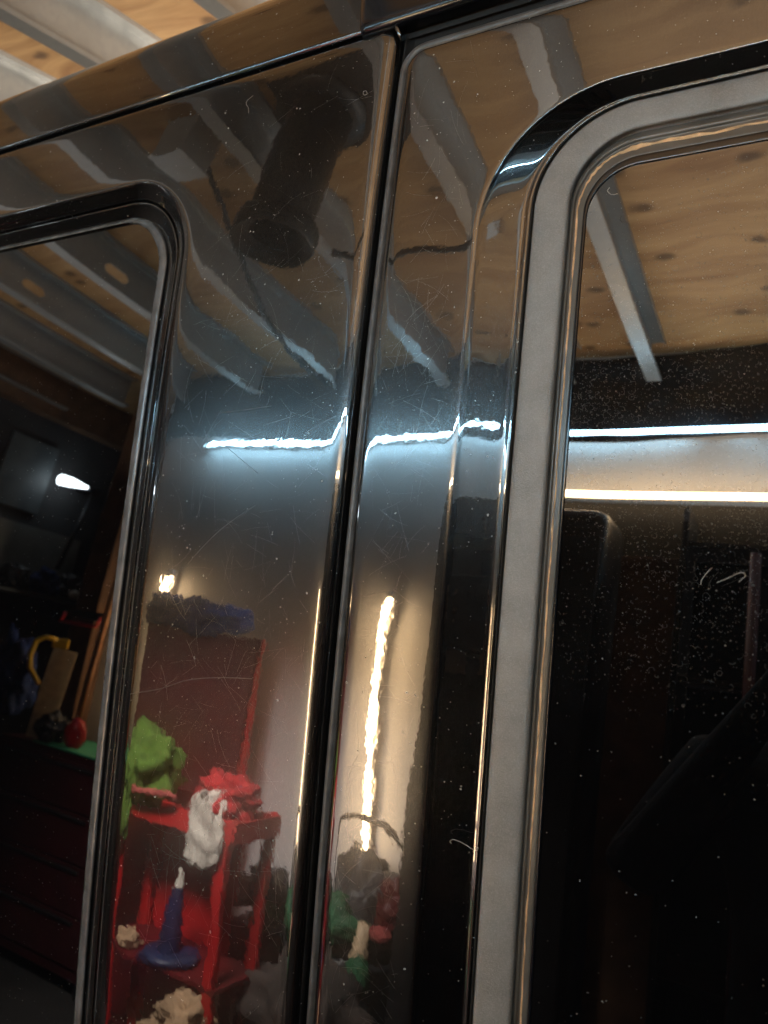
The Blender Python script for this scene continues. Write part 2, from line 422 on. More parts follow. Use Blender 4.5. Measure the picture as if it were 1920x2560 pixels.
def ragged_bead(name, base, wid, mat, parent, lift):
    """a thin uneven line of dried sealant lying in the channel"""
    a = rrect(*base[:7]); vs, fs = [], []
    N = len(a)
    b = rrect(base[0] + wid, base[1] - wid, base[2] + wid, base[3] - wid * 2.0, base[4] - wid, base[5] - wid, base[6] - wid)
    for k in range(N):
        p, q = Vector(a[k]), Vector(b[k])
        n1 = noise.noise(Vector((a[k][0] * 60, a[k][1] * 60, 0))); n2 = noise.noise(Vector((a[k][0] * 45, 7, a[k][1] * 45)))
        n3 = noise.noise(Vector((a[k][0] * 180, 3, a[k][1] * 180)))
        w0 = .5 - (.20 + .30 * n1 + .22 * n3); w1 = .5 + (.20 + .30 * n2 - .22 * n3)
        for t, dd in ((w0, -.0004), (.5 * (w0 + w1), .0006), (w1, -.0004)):
            c = p.lerp(q, t); vs.append(pw(c.x, c.y, base[7] + lift + dd))
    for k in range(N):
        m = (k + 1) % N
        for j in (0, 1): fs.append((k * 3 + j, k * 3 + j + 1, m * 3 + j + 1, m * 3 + j))
    return mesh_obj(name, vs, fs, mat, parent, True)
ragged_bead('sealant_line', dr(.1690, .3425, .056, Q - .0105), .0036, TAN, door, .0004)
SEAL2 = simple('worn_grey_rubber_seal', (.075, .077, .08), .36, .35, 60, bump=.0003, bscale=300)
es = [(-.0352, 1.40, -1.29, .5092, .023, .03, .03, -.013), (-.0360, 1.40, -1.29, .5100, .0235, .03, .03, -.0078), (-.0385, 1.40, -1.29, .5128, .025, .03, .03, -.0048), (-.0412, 1.40, -1.29, .5160, .027, .03, .03, -.0042),
      (-.0440, 1.40, -1.29, .5192, .029, .03, .03, -.0058), (-.0456, 1.40, -1.29, .5212, .030, .03, .03, -.0092), (-.0458, 1.40, -1.29, .5216, .030, .03, .03, -.016)]
loft('edge_seal', catmull(es, 4), SEAL2, door)
gl = [dr(.1782, .3238, .046, Q - .0110)]
for k in range(1, 14):
    s = k / 14.0
    gl.append(tuple(a + (b - a) * s for a, b in zip(gl[0][:7], (.60, .70, -.2, -.1, .02, .02, .02))) + (gl[0][7],))
loft('window_glass', gl, GLASS_R, door, cap=True)
# --- body side panel at the left with its fixed window: pane edge uR -.368, vT .373
def lf(uR, vT, r_, d):
    o = uR + .368; q = d / .6485
    return (-1.70 - o, uR + q * (.3695 - uR), -.90 - o, vT - q * (vT + .0733), r_, r_, max(.05, r_ * .8), d)
lin = [lf(-.3335, .4020, .105, -.028), lf(-.3330, .4045, .106, -.0205), lf(-.3325, .4070, .107, -.0178), lf(-.3300, .4150, .110, -.0112), lf(-.3262, .4228, .115, -.0050), lf(-.3215, .4285, .119, -.0014), lf(-.3160, .4325, .124, -.0003), lf(-.300, .4430, .134, 0.0)]
pan_flat = (-2.25, -.0700, -1.25, .534, .03, .010, .03, 0.0)
lout = [pan_flat, (-2.26, -.0650, -1.26, .539, .03, .013, .03, -.0003), (-2.265, -.0595, -1.265, .5425, .03, .015, .03, -.0012), (-2.268, -.0550, -1.268, .5455, .03, .017, .03, -.0034), (-2.27, -.0522, -1.27, .5475, .03, .018, .03, -.0068), (-2.271, -.0512, -1.271, .5482, .03, .018, .03, -.012), (-2.272, -.0510, -1.272, .5484, .03, .018, .03, -.026)]
side = loft('side_panel', catmull(lin, 4) + linear(lin[-1], pan_flat, 26) + catmull(lout, 4), PAINT, van)
fr = catmull([lf(-.3330, .4040, .1055, -.027), lf(-.3336, .4020, .105, -.0205), lf(-.3350, .3995, .1035, -.0190), lf(-.3400, .3925, .099, -.0240), lf(-.3470, .3835, .093, -.0308), lf(-.3500, .3800, .090, -.0330)], 4)
loft('window_frame', fr, PAINT2, side)
bd = catmull([lf(-.3490, .3800, .0905, -.0345), lf(-.3500, .3785, .090, -.0315), lf(-.3525, .3767, .0885, -.0290), lf(-.3570, .3750, .087, -.0280), lf(-.3620, .3740, .0855, -.0295), lf(-.3650, .3733, .085, -.0325)], 4)
loft('window_seal', bd, SEAL, side)
gl2 = [lf(-.3635, .3742, .085, -.0318)]
for k in range(1, 14):
    s = k / 14.0
    gl2.append(tuple(a + (b - a) * s for a, b in zip(gl2[0][:7], (-1.2, -.95, -.2, -.1, .02, .02, .02))) + (gl2[0][7],))
loft('window_glass', gl2, GLASS_L, side, cap=True)
# --- floor of the door gap, with a rubber lip
def strip(name, prof, vs_list, mat, parent):
    """sheet swept up the seam: prof (u,d) at every v in vs_list"""
    vs, fs = [], []; m = len(prof)
    for v in vs_list: vs += [pw(u, v, d) for u, d in prof]
    for i in range(len(vs_list) - 1):
        for j in range(m - 1): fs.append((i * m + j, i * m + j + 1, (i + 1) * m + j + 1, (i + 1) * m + j))
    return mesh_obj(name, vs, fs, mat, parent, True)
VL = [-1.27 + i * (1.27 + .545) / 60 for i in range(61)]
strip('door_seal', [(-.056, -.022), (-.0512, -.0195), (-.0495, -.0150), (-.0478, -.0138), (-.0462, -.0150), (-.0450, -.0195), (-.036, -.022)], VL, DARKGAP, van)
# --- roof: gutter groove, roof side and the curve over the top, swept along the van
def sweep_u(name, prof, us, mat, parent, smooth=True):
    """prof (y,v) in panel axes, swept along u"""
    vs, fs = [], []; m = len(prof)
    for u in us:
        for (y, v) in prof:
            vs.append(Vector((u, CT * y + ST * v, -ST * y + CT * v)) + ORIG - VAN)
    for i in range(len(us) - 1):
        for j in range(m - 1): fs.append((i * m + j, i * m + j + 1, (i + 1) * m + j + 1, (i + 1) * m + j))
    return mesh_obj(name, vs, fs, mat, parent, smooth)
def roof_profile(y0, v0, phi0, k):
    pts = []
    # lower lip rolled under
    rl = .004
    for i in range(9):
        a = R(-100 + (100 + phi0) * i / 8)
        pts.append((y0 + rl * (1 - math.cos(a)) + (0 if i else .010), v0 + rl * math.sin(a)))
    phi = R(phi0); y, v = pts[-1]; s = 0; ds = .004
    while s < 1.7:
        ph = R(phi0) + R(k(s)); y += math.sin(ph) * ds; v += math.cos(ph) * ds; s += ds
        pts.append((y, v))
        if s > .35: ds = .03
    return pts
yg = CURV / 2 * .553 ** 2
rp = roof_profile(yg + .0012, .5570, 9.0, lambda s: min(72, 5 * s / .085 if s < .085 else 5 + 67 * (1 - math.exp(-(s - .085) / .085))))
US = [-2.25 + i * .05 for i in range(73)]
roof = sweep_u('roof', rp, US, PAINT, van)
sweep_u('roof_gutter', [(yg - .004 + .020, .540), (yg + .015, .546), (yg + .013, .5515), (yg + .015, .557), (yg + .020, .562)], US, DARKGAP, roof)
# --- black cover rail over the door, standing proud of the roof side, rounded at its end
def rail():
    prof = [(yg + .012, .5455), (yg + .0005, .5462), (yg - .0045, .5485), (yg - .0065, .5525), (yg - .0068, .558), (yg - .0045, .568), (yg + .000, .584), (yg + .006, .602), (yg + .016, .625), (yg + .030, .645), (yg + .06, .665), (yg + .10, .675)]
    prof = catmull(prof, 3); vs, fs = [], []; m = len(prof)
    us = [(-.1010, .0), (-.1006, .45), (-.0985, .8), (-.0950, .96), (-.090, 1.0)] + [-.06 + i * .05 for i in range(30)]
    us = [x if isinstance(x, tuple) else (x, 1.0) for x in us]
    for (u, k) in us:
        for (y, v) in prof:
            yy = (yg + .016) + (y - yg - .016) * k if y < yg + .016 else y
            uu = u + .018 * (v - .5455) / .1 * -1.2
            vs.append(Vector((uu, CT * yy + ST * v, -ST * yy + CT * v)) + ORIG - VAN)
    for i in range(len(us) - 1):
        for j in range(m - 1): fs.append((i * m + j, i * m + j + 1, (i + 1) * m + j + 1, (i + 1) * m + j))
    return mesh_obj('door_rail_cover', vs, fs, GASKET, van, True)
rail()
# near-black sheet put in as the shade between rail and door top
strip('header_gap_shade', [(-.058 + i * .05, -.021) for i in range(30)], [.495, .51, .525, .54, .56], DARKGAP, van)
# inner body closing the van behind the outer skins, so that it is a solid vehicle
def inner():
    bm = bmesh.new()
    prof = [(CURV / 2 * v * v + .05, v) for v in (-1.26, -.6, 0, .3, .53)] + [(.09, .60), (.18, .655)]
    vs = []
    for u in (-2.24, 1.36):
        vs.append([bm.verts.new(Vector((u, CT * y + ST * v, -ST * y + CT * v)) + ORIG - VAN) for y, v in prof])
    for j in range(len(prof) - 1): bm.faces.new((vs[0][j], vs[0][j + 1], vs[1][j + 1], vs[1][j]))
    return bm_obj('inner_body', bm, DARKGAP, van)
inner()
# small bright metal clip where the gutter meets the door corner
clip = [pw(-.0560, .5475, -.001), pw(-.0530, .5440, .001), pw(-.0500, .5385, .0012), pw(-.0475, .5330, -.001), pw(-.0462, .5270, -.004)]
tube('corner_bead', clip, [.0006, .0022, .0026, .0022, .0008], PAINT2, van, 10)

def swirls(name, parent, box_, n, seed):
    # hair-fine wash scratches: short arcs of many directions lying on the paint
    rnd = random.Random(seed); bm = bmesh.new()
    u0, u1, v0, v1 = box_
    for i in range(n):
        u, v = rnd.uniform(u0, u1), rnd.uniform(v0, v1); a = rnd.uniform(0, 6.28); ln = rnd.uniform(.012, .06); cur = rnd.uniform(-14, 14)
        pts = []; m = 7
        for k in range(m):
            pts.append(pw(u, v, .00002)); u += math.cos(a) * ln / m; v += math.sin(a) * ln / m; a += cur * ln / m
            if not (u0 < u < u1): break
        if len(pts) > 2: add_tube(bm, pts, [rnd.uniform(.000012, .000042)] * len(pts), 3, False)
    o = bm_obj(name, bm, SWIRL, parent, True); o['kind'] = 'stuff'; return o
SWIRL = simple('fine_scratch_edge', (.42, .42, .43), .28, .1, 100, metal=.9)
swirls('wash_scratches', side, (-.29, -.072, -.50, .24), 330, 3)
swirls('wash_scratches', side, (-.29, -.072, .24, .50), 45, 9)
swirls('wash_scratches', door, (-.018, .055, -.50, .26), 220, 4)
swirls('wash_scratches', door, (-.018, .055, .26, .48), 30, 5)
def on_side(px_list, off=.0003): return [pw(u, v, off) for u, v in px_list]
# ------------------------------------------------------------------ the garage
HC, YB, XL = 3.05, -1.95, -3.42
ceil = box('ceiling', (XL - .1, 3.0, -2.8, 3.6, HC + .018, HC + .12), WOODB); tag(ceil, kind='structure')
# plywood sheets laid over the joists
sheet_me = {}
for i, x0 in enumerate((-3.86, -2.64, -1.42, -.20, 1.02, 2.24)):
    for j, y0 in enumerate((-2.78, -.34, 2.10)):
        xa, xb = max(x0, XL), min(x0 + 1.22, 2.98); ya, yb = y0, min(y0 + 2.44, 3.58)
        box('plywood_sheet', (xa + .001, xb - .001, ya + .001, yb - .001, HC, HC + .016), PLY, ceil)
# galvanised channel joists, open towards +x, with oblong punched holes in the web
JD, JF, JL = .18, .05, .014
JY0, JY1 = -1.86, 3.5
def joist_mesh(hole0):
    bm = bmesh.new(); t = .0025
    z1, z0 = HC - .001, HC - JD; zm = (z0 + z1) / 2; hh = .021; hl = .060
    def quad(a, b, c, d): bm.faces.new([bm.verts.new(p) for p in (a, b, c, d)])
    def band(x0, x1, za, zb, ya, yb): add_box(bm, x0, x1, ya, yb, za, zb)
    ys = [hole0] if hole0 < 50 else []
    band(0, t, z0, zm - hh, JY0, JY1); band(0, t, zm + hh, z1, JY0, JY1)
    prev = JY0
    for y in ys + [None]:
        nxt = (y - hl) if y is not None else JY1
        add_box(bm, 0, t, prev, nxt, zm - hh, zm + hh)
        if y is not None:
            for s in (-1, 1):          # rounded hole ends
                for q in (-1, 1):
                    a = (0, y + s * hl, zm + q * hh); b = (0, y + s * (hl - .018), zm + q * hh); c = (0, y + s * (hl - .006), zm + q * (hh - .008)); d = (0, y + s * hl, zm + q * (hh - .018))
                    for f in ((a, b, c), (a, c, d)):
                        bm.faces.new([bm.verts.new(p) for p in f]); bm.faces.new([bm.verts.new((p[0] + t, p[1], p[2])) for p in f[::-1]])
            prev = y + hl
    for za, zb in ((z0, z0 + t), (z1 - t, z1)): band(t, JF, za, zb, JY0, JY1)
    band(JF - t, JF, z0 + t, z0 + JL, JY0, JY1); band(JF - t, JF, z1 - JL, z1 - t, JY0, JY1)
    me = bpy.data.meshes.new('joist'); bm.to_mesh(me); bm.free(); me.materials.append(GALV); return me
jm = [joist_mesh(-.86), joist_mesh(99)]
for k in range(-4, 10):
    o = bpy.data.objects.new('joist', jm[0 if k in (-2, -1) else 1]); COL.objects.link(o); o.parent = ceil
    o.location = (-1.384 - .05 + .48 * k - (.175 if k == 3 else 0), 0, 0)
rim = box('rim_board', (XL + .005, -3.335, -2.69, 3.5, 2.80, 3.045), WOODB); tag(rim, 'brown timber header beam along the top of the left wall', 'beam')
floor = box('floor', (-3.5, 3.0, -2.8, 3.6, -.05, 0), CONC); tag(floor, kind='structure')
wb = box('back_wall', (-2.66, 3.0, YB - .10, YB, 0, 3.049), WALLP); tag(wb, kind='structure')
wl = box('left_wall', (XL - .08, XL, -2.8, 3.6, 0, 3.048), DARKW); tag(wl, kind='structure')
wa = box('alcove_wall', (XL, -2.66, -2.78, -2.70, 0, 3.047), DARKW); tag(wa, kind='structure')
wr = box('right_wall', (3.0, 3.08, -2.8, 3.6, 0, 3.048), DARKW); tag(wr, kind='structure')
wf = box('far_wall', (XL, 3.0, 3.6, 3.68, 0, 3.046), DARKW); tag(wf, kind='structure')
# door post at the corner of the alcove
post = box('door_post', (-2.76, -2.60, -2.02, -1.86, 0, 2.859), WOODB, bev=.004)
tag(post, 'dark brown timber post at the corner beside the orange broom', 'post')

# black plastic sheet hung along the top of the back wall, in wrinkles
def tarp():
    vs, fs = [], []; nx, nz = 160, 22
    for i in range(nx + 1):
        x = -2.58 + 5.5 * i / nx
        for j in range(nz + 1):
            z = 2.640 + .02 * math.sin(x * 5) + (3.03 - 2.640) * j / nz
            d = .034 * noise.noise(Vector((x * 1.6 + z * 3.5, z * 6, 1.3))) + .012 * noise.noise(Vector((x * 6, z * 9 + x * 3, 4)))
            vs.append((x, YB + .035 + d + .02 * (1 - j / nz), z))
    for i in range(nx):
        for j in range(nz):
            a = i * (nz + 1) + j; fs.append((a, a + 1, a + nz + 2, a + nz + 1))
    o = mesh_obj('plastic_sheet', vs, fs, TARP)
    m = o.modifiers.new('thickness', 'SOLIDIFY'); m.thickness = .002
    return tag(o, 'wrinkled black plastic sheet hung along the top of the back wall above the blue-white light', 'plastic sheet')
tarp()

# light tubes
def led_tube(p, q, mat, label, group=None, rad=.012):
    p, q = Vector(p), Vector(q); t = thing('led_tube_light', label, 'light', p, group)
    d = q - p; n = d.normalized()
    tube('tube', [n * .03, d - n * .03], rad, mat, t, 14)
    back = Vector((0, -1, 0))
    bm = bmesh.new(); add_tube(bm, [back * .026, d + back * .026], .0115, 8); bm_obj('housing', bm, PLASTW, t)
    for a, b in ((Vector(), n * .03), (d - n * .03, d)):
        tube('end_cap', [a + back * .006, b + back * .006], rad * 1.45, PLASTW, t, 12)
    return t
led_tube((-2.185, -1.90, 2.616), (1.60, -1.90, 2.712), COOL, 'long blue-white light tube under the black plastic sheet, ending above the red cabinet', None, .0115)
led_tube((-.50, -1.88, 2.388), (.34, -1.88, 2.396), WARM, 'warm yellow light tube running level below the blue-white tube', None, .0125)
led_tube((-1.020, -1.88, 1.93), (-.968, -1.88, .84), WARM, 'upright warm yellow light tube on the pale wall between red cart and black locker', None, .0098)
led_tube((-2.172, -1.88, 1.915), (-2.165, -1.88, 1.10), WARM, 'short glowing top of a warm light tube behind the blue bag', None, .0125)

# black vertical pipe under the ceiling
pipe = thing('exhaust_pipe', 'black round pipe hanging straight down from the plywood ceiling with an open flared end', 'pipe', (-.775, -.515, 2.58))
lathe('pipe', [(.078, .06), (.080, .10), (.080, .469), (.074, .469), (.074, .02)], BLACKM, pipe)
lathe('flange', [(.060, .03), (.090, .012), (.098, .0), (.101, .006), (.102, .05), (.098, .062), (.080, .066)], BLACKM, pipe)
def disc(name, r_, mat, parent, z):
    return lathe(name, [(.0005, z + .002), (r_ * .6, z + .001), (r_, z)], mat, parent)
disc('damper_plate', .072, BLACKM, pipe, .16)
lathe('collar', [(.081, .464), (.13, .464), (.13, .458), (.081, .450)], BLACKM, pipe)
box('dark_ceiling_patch', (-.10, .26, -.14, .14, .4655, .4685), BLACKM, pipe)  # added black sheet that darkens the ceiling beside the pipe
# junction box and flex cable between the joists
jb = thing('junction_box', 'small grey metal junction box under the ceiling near the black pipe', 'junction box', (-1.17, -.46, 2.90))
box('box_body', (-.055, .055, -.055, .055, 0, .148), GALV, jb, .004)
box('cover_plate', (-.06, .06, -.06, .06, -.004, 0), GALV, jb, .001)
tag(tube('conduit_cable', [(-1.13, -.50, 2.95), (-1.20, -.75, 2.90), (-1.33, -1.10, 2.87), (-1.44, -1.45, 2.868), (-1.47, -1.80, 2.86)], .010, BLACKP), 'thin dark cable sagging from the grey junction box along the joists', 'cable')
tag(tube('ceiling_cable', [(-.90, -.88, 2.855), (-.76, -.95, 2.845), (-.66, -.93, 2.85), (-.58, -.93, 2.848), (-.44, -.95, 2.86), (-.30, -.96, 2.862)], .011, BLACKP), 'black cable strung across under the joists beside the pipe', 'cable')

# tall black locker under the warm tube, right of the upright tube
lk = thing('locker', 'tall black metal locker with rounded top standing right of the upright warm tube', 'locker', (-.44, -1.72, 0))
bm = bmesh.new(); add_box(bm, -.25, .26, -.16, .12, 0, 2.25, .05); bm_obj('body', bm, BLACKM, lk, True)
for s in (-1, 1): box('door', (.005 + s * .125 - .115, .005 + s * .125 + .115, .121, .133, .10, 2.14), BLACKM, lk, .003)
for s in (-1, 1): box('handle', (.005 + s * .03 - .006, .005 + s * .03 + .006, .134, .150, 1.02, 1.14), BLACKP, lk, .002)
# brown door board, dark coat, red pole to the right (dim in the big pane)
bd_ = box('timber_board', (-.165, .02, -1.80, -1.76, 0, 2.12), WOODB, bev=.003); tag(bd_, 'dim brown timber board leaning upright beside the tall black locker', 'board')
box_dark = thing('shelf_unit', 'dark shelving unit in shadow between brown board and red pole', 'shelving', (.14, -1.80, 0))
box('added_dark_board', (-.84, 1.45, -.14, -.125, 0, 2.372), DARKGAP, box_dark)  # wide dark board added to blacken the wall below the warm tube
for z in (.35, .8, 1.25, 1.7, 2.15): box('shelf', (-.10, 1.45, -.124, .10, z, z + .02), BLACKM, box_dark, .002)
for x in (-.12, .80, 1.45): box('upright', (x, x + .019, -.124, .10, 0, 2.29), BLACKM, box_dark, .002)
pl = tube('red_pole', [(.235, -1.55, 0), (.235, -1.55, 2.10)], .014, DRED); tag(pl, 'thin dull red pole standing in front of the dark shelving', 'pole')

# ---------------- tall dark red cabinet, the light on its right edge put in as a brighter red strip
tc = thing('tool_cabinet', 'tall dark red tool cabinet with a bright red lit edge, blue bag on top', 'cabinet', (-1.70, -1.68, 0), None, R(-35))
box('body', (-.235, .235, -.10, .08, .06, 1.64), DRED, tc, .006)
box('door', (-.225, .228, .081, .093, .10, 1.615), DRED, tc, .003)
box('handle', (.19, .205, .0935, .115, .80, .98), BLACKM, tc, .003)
box('lit_edge_strip', (.236, .250, -.095, .097, .08, 1.648), RED, tc, .004)
for x in (-.19, .19):
    for y in (-.06, .045): lathe('caster', [(.001, 0), (.028, .002), (.028, .05), (.012, .059)], BLACKP, tc, 14, (x, y, 0))
bag = lump('tool_bag', (.21, .11, .085), BLUEF, None, (-1.80, -1.63, 1.69), 3, .3)
tag(bag, 'crumpled dark blue bag lying on top of the tall red cabinet', 'bag')
bag2 = lump('folded_jacket', (.10, .09, .065), simple('bright_blue_fabric', (.02, .07, .30), .9, .3, 30), None, (-1.61, -1.69, 1.70), 5, .25)
tag(bag2, 'brighter blue folded cloth at the right end of the dark blue bag', 'cloth')

# ---------------- open red cart in front of it
ct = thing('tool_cart', 'open bright red tool cart with slim legs in front of the tall red cabinet', 'cart', (-1.29, -1.30, 0))
for x, dx in ((-.222, .04), (.235, .03)):
    for y in (-.12, .08):
        bm = bmesh.new(); add_box(bm, x - .017, x + .017, y - .013, y + .013, .10, 1.06, .004); bm_obj('leg', bm, RED, ct)
bm = bmesh.new(); add_box(bm, -.240, .262, -.135, .095, .985, 1.0); add_box(bm, -.240, .262, .083, .095, 1.0, 1.055); add_box(bm, -.240, .262, -.135, -.123, 1.0, 1.055); add_box(bm, -.240, -.228, -.122, .082, 1.0, 1.055); add_box(bm, .250, .262, -.122, .082, 1.0, 1.055)
bm_obj('tray', bm, RED, ct)
box('back_plate', (-.20, .13, -.139, -.136, .56, .984), RED, ct)
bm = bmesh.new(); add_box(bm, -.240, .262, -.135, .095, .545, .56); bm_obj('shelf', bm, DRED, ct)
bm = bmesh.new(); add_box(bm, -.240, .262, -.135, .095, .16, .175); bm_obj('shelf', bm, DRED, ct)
tube('handle', [(-.20, .10, 1.05), (-.20, .13, 1.08), (-.10, .14, 1.075), (.02, .14, 1.09), (.05, .12, 1.085)], .011, PINK, ct)
for x in (-.222, .235):
    for y in (-.12, .08):
        c_ = lathe('caster', [(.001, 0), (.03, .002), (.036, .03), (.03, .07), (.012, .099)], BLACKP, ct, 14, (x, y, 0))
# things on and in the cart
o = lump('red_rag', (.085, .07, .075), REDC, None, (-1.13, -1.28, 1.10), 11, .5); tag(o, 'crumpled bright red rag on the right end of the red cart tray', 'rag')
o = lump('spray_cap', (.03, .03, .045), BLUEF, None, (-1.085, -1.30, 1.115), 4, .15); tag(o, 'small dark blue lump at the right of the red rag', 'cloth')
def gloves():
    # a limp knitted glove hung over the rail: flat body with soft lengthwise folds that end in finger tips
    vs, fs = [], []; nu, nv_ = 48, 36
    for j in range(nv_ + 1):
        t = j / nv_
        for i in range(nu):
            a = 2 * math.pi * i / nu; x = math.cos(a); y = math.sin(a)
            wid = .058 * (.70 + .42 * math.sin(math.pi * min(1, t * .80 + .12))) * (1 - .0 * t)
            if t > .93: wid *= math.sqrt(max(.0, 1 - ((t - .93) / .07) ** 2)) * .9 + .1
            if t < .06: wid *= .75 + .25 * t / .06
            fold = 1 + .55 * t ** 1.5 * (math.cos(x * 12.0) * .5 + .15)
            zz = -.085 + .19 * t + (.012 * math.cos(x * 12.0) * t ** 3) - .03 * (x + .3) ** 2 * t
            n_ = noise.noise(Vector((x * 2.2, y * 2, t * 4 + 3)))
            vs.append((x * wid * (1 + .10 * n_) + .008 * math.sin(t * 5), y * .024 * fold * (1 + .5 * n_), zz))
    for j in range(nv_):
        for i in range(nu): fs.append((j * nu + i, j * nu + (i + 1) % nu, (j + 1) * nu + (i + 1) % nu, (j + 1) * nu + i))
    fs.append(tuple(range(nu))); fs.append(tuple(nv_ * nu + i for i in range(nu)))
    return vs, fs
gv_v, gv_f = gloves()
gv = mesh_obj('work_glove', gv_v, gv_f, WHITEF); gv.location = (-1.115, -1.19, 1.005); gv.scale = (1.15, 1.1, 1.15)
gv.rotation_euler = (0, R(12), 0)
tag(gv, 'off-white cotton work glove hanging from the right front of the red cart', 'glove')
o = lump('lime_rag', (.115, .10, .125), LIME, None, (-1.455, -1.24, 1.125), 21, .55); tag(o, 'lime green rag heaped on the left end of the red cart', 'rag')
o = lump('hanging_lime_rag', (.07, .03, .11), LIME, None, (-1.50, -1.17, .99), 23, .35); tag(o, 'end of lime green cloth hanging down over the left front of the red cart', 'rag')
cn = thing('plastic_cone', 'blue plastic cone with white tip and broad base standing on the red cart shelf', 'cone', (-1.26, -1.27, .5605))
lathe('body', [(.036, .02), (.034, .04), (.027, .13), (.018, .21), (.016, .225)], BLUEP, cn, 28)
lathe('tip', [(.0165, .222), (.016, .235), (.009, .255), (.006, .285), (.0005, .288)], WHITEF, cn, 20)
lathe('base', [(.0005, 0), (.085, .0), (.092, .010), (.086, .024), (.048, .032), (.036, .028)], BLUEP, cn, 30)
for i, (x, y, z, a, b, s_) in enumerate(((-1.20, -1.27, .30, .10, .12, 31), (-1.12, -1.22, .44, .07, .07, 35))):
    o = lump('crumpled_paper', (a, .07, b), CARD, None, (x, y, z), s_, .6)
    tag(o, ('crumpled brown paper at the bottom of the red cart', 'smaller pale brown paper wad above the larger one in the red cart')[i], 'paper', 'brown paper in the cart')
o = lump('small_paper_scrap', (.04, .03, .03), CARD, None, (-1.42, -1.24, .585), 41, .5); tag(o, 'small brown scrap on the left of the cart shelf behind the cone', 'paper')

# ---------------- low chest with green mat, left of the cabinet
CHRED = simple('near_black_red_enamel', (.030, .0015, .003), .55, .3, 8)
ch = thing('tool_chest', 'low dark red tool chest with a green mat on top, at the left', 'tool chest', (-2.32, -1.66, 0))
box('body', (-.36, .34, -.20, .10, .08, 1.005), CHRED, ch, .006)
for i in range(4): box('drawer', (-.34, .32, .101, .112, .14 + i * .21, .14 + i * .21 + .20), CHRED, ch, .003)
for i in range(4): box('drawer_pull', (-.28, .26, .113, .123, .315 + i * .21, .328 + i * .21), BLACKM, ch, .002)
for x in (-.3, .28):
    for y in (-.14, .05): lathe('caster', [(.001, 0), (.03, .002), (.03, .06), (.012, .079)], BLACKP, ch, 14, (x, y, 0))
mt = box('bench_mat', (-2.46, -1.99, -1.85, -1.55, 1.0065, 1.016), TEAL, bev=.003); tag(mt, 'flat teal green mat lying on the low red chest', 'mat')
br = thing('broom', 'broom standing upside by the post with long orange wooden handle and red head', 'broom', (-2.285, -1.62, 1.017))
tube('handle', [(.0, 0, .12), (-.06, -.1, 1.15)], .014, WOODO, br, 12)
lump('head', (.045, .04, .075), RED, br, (.0, 0, .06), 6, .2, 3)
sw = thing('hand_saw', 'pale wooden saw blade board with an open yellow handle leaning on the chest', 'saw', (-2.50, -1.60, 1.017), None, R(-45))
bm = bmesh.new(); add_box(bm, -.045, .055, -.008, .008, 0, .43); o = bm_obj('blade', bm, WOODP, sw); o.rotation_euler = (0, R(5), 0); o.location = (.0, 0, .0)
tube('handle', [(.0, 0, .47), (-.05, 0, .475), (-.085, 0, .45), (-.095, 0, .38), (-.085, 0, .32), (-.05, 0, .27), (-.035, 0, .25)], .012, YEL, sw)
box('nose', (-.02, .05, -.01, .01, .431, .48), YEL, sw, .006)
o = lump('black_glove_heap', (.07, .06, .07), BLACKP, None, (-2.41, -1.60, 1.075), 8, .4); tag(o, 'small black heap between the saw and the broom head', 'glove')
o = lump('blue_coil', (.12, .07, .20), BLUEF, None, (-2.78, -1.62, 1.25), 9, .5); tag(o, 'dark blue bundle of cloth hanging at the far left', 'cloth')
# red bracket on the wall, shelf and boards in the alcove, small light
bk = thing('wall_bracket', 'thin red metal bracket mounted above the yellow saw handle', 'bracket', (-2.52, -1.72, 1.58))
tube('bar', [(-.12, 0, .05), (-.12, .02, .0), (.12, .02, 0), (.12, 0, .05)], .009, RED, bk)
box('mounting_plate', (-.14, .14, -.14, -.002, .03, .07), BLACKP, bk)
pb = box('picture_board', (-3.415, -3.395, -1.97, -1.66, 2.20, 2.64), GREYF, bev=.002); tag(pb, 'grey square board on the left wall behind the small bright lamp', 'board')
bgb = box('beige_panel', (-3.416, -3.40, -2.30, -1.60, 1.78, 2.12), BEIGE, bev=.002); tag(bgb, 'pale grey wall panel below the small bright lamp', 'panel')
cl = thing('clip_lamp', 'small bright white clip lamp on the left wall', 'lamp', (-3.28, -2.04, 2.44))
bm = bmesh.new(); add_tube(bm, [(0, -.095, .005), (0, .02, .0), (0, .085, -.006)], [.010, .030, .034], 14); bm_obj('bulb', bm, COOL2, cl, True)
tube('socket', [(0, -.18, .01), (0, -.10, .005)], .014, BLACKP, cl)
box('arm', (-.118, -.012, -.14, -.12, -.01, .01), BLACKP, cl)
o = tube('hanging_strap', [(-3.33, -2.23, 2.45), (-3.34, -2.20, 2.2), (-3.36, -2.16, 1.9)], .014, BLACKP); tag(o, 'black strap hanging below the small bright lamp', 'strap')
ws = thing('wall_shelf', 'dark shelf crowded with black tools on the left wall', 'shelf', (-3.41, -1.95, 1.70))
box('board', (0, .22, -.40, .35, 0, .02), GREYF, ws, .002)
for y in (-.3, .25): box('bracket', (0, .18, y, y + .015, -.12, -.001), BLACKP, ws)
for i, (y, z, a, s_) in enumerate(((-2.22, 1.80, .09, 50), (-2.05, 1.79, .07, 52), (-1.85, 1.78, .06, 54))):
    o = lump('tool_pouch', (.08, a, .08), BLACKP if i != 1 else BLUEF, None, (-3.28, y, z), s_, .45)
    tag(o, ('black tool pouch at the rear end of the wall shelf', 'dark blue tool pouch in the middle of the wall shelf', 'smallest black tool pouch at the front end of the wall shelf')[i], 'pouch', 'pouches on the wall shelf')
o = lump('white_cap', (.03, .03, .03), WHITEF, None, (-3.16, -2.16, 1.752), 2, .1, 3); tag(o, 'small whitish ball on the edge of the wall shelf', 'ball')

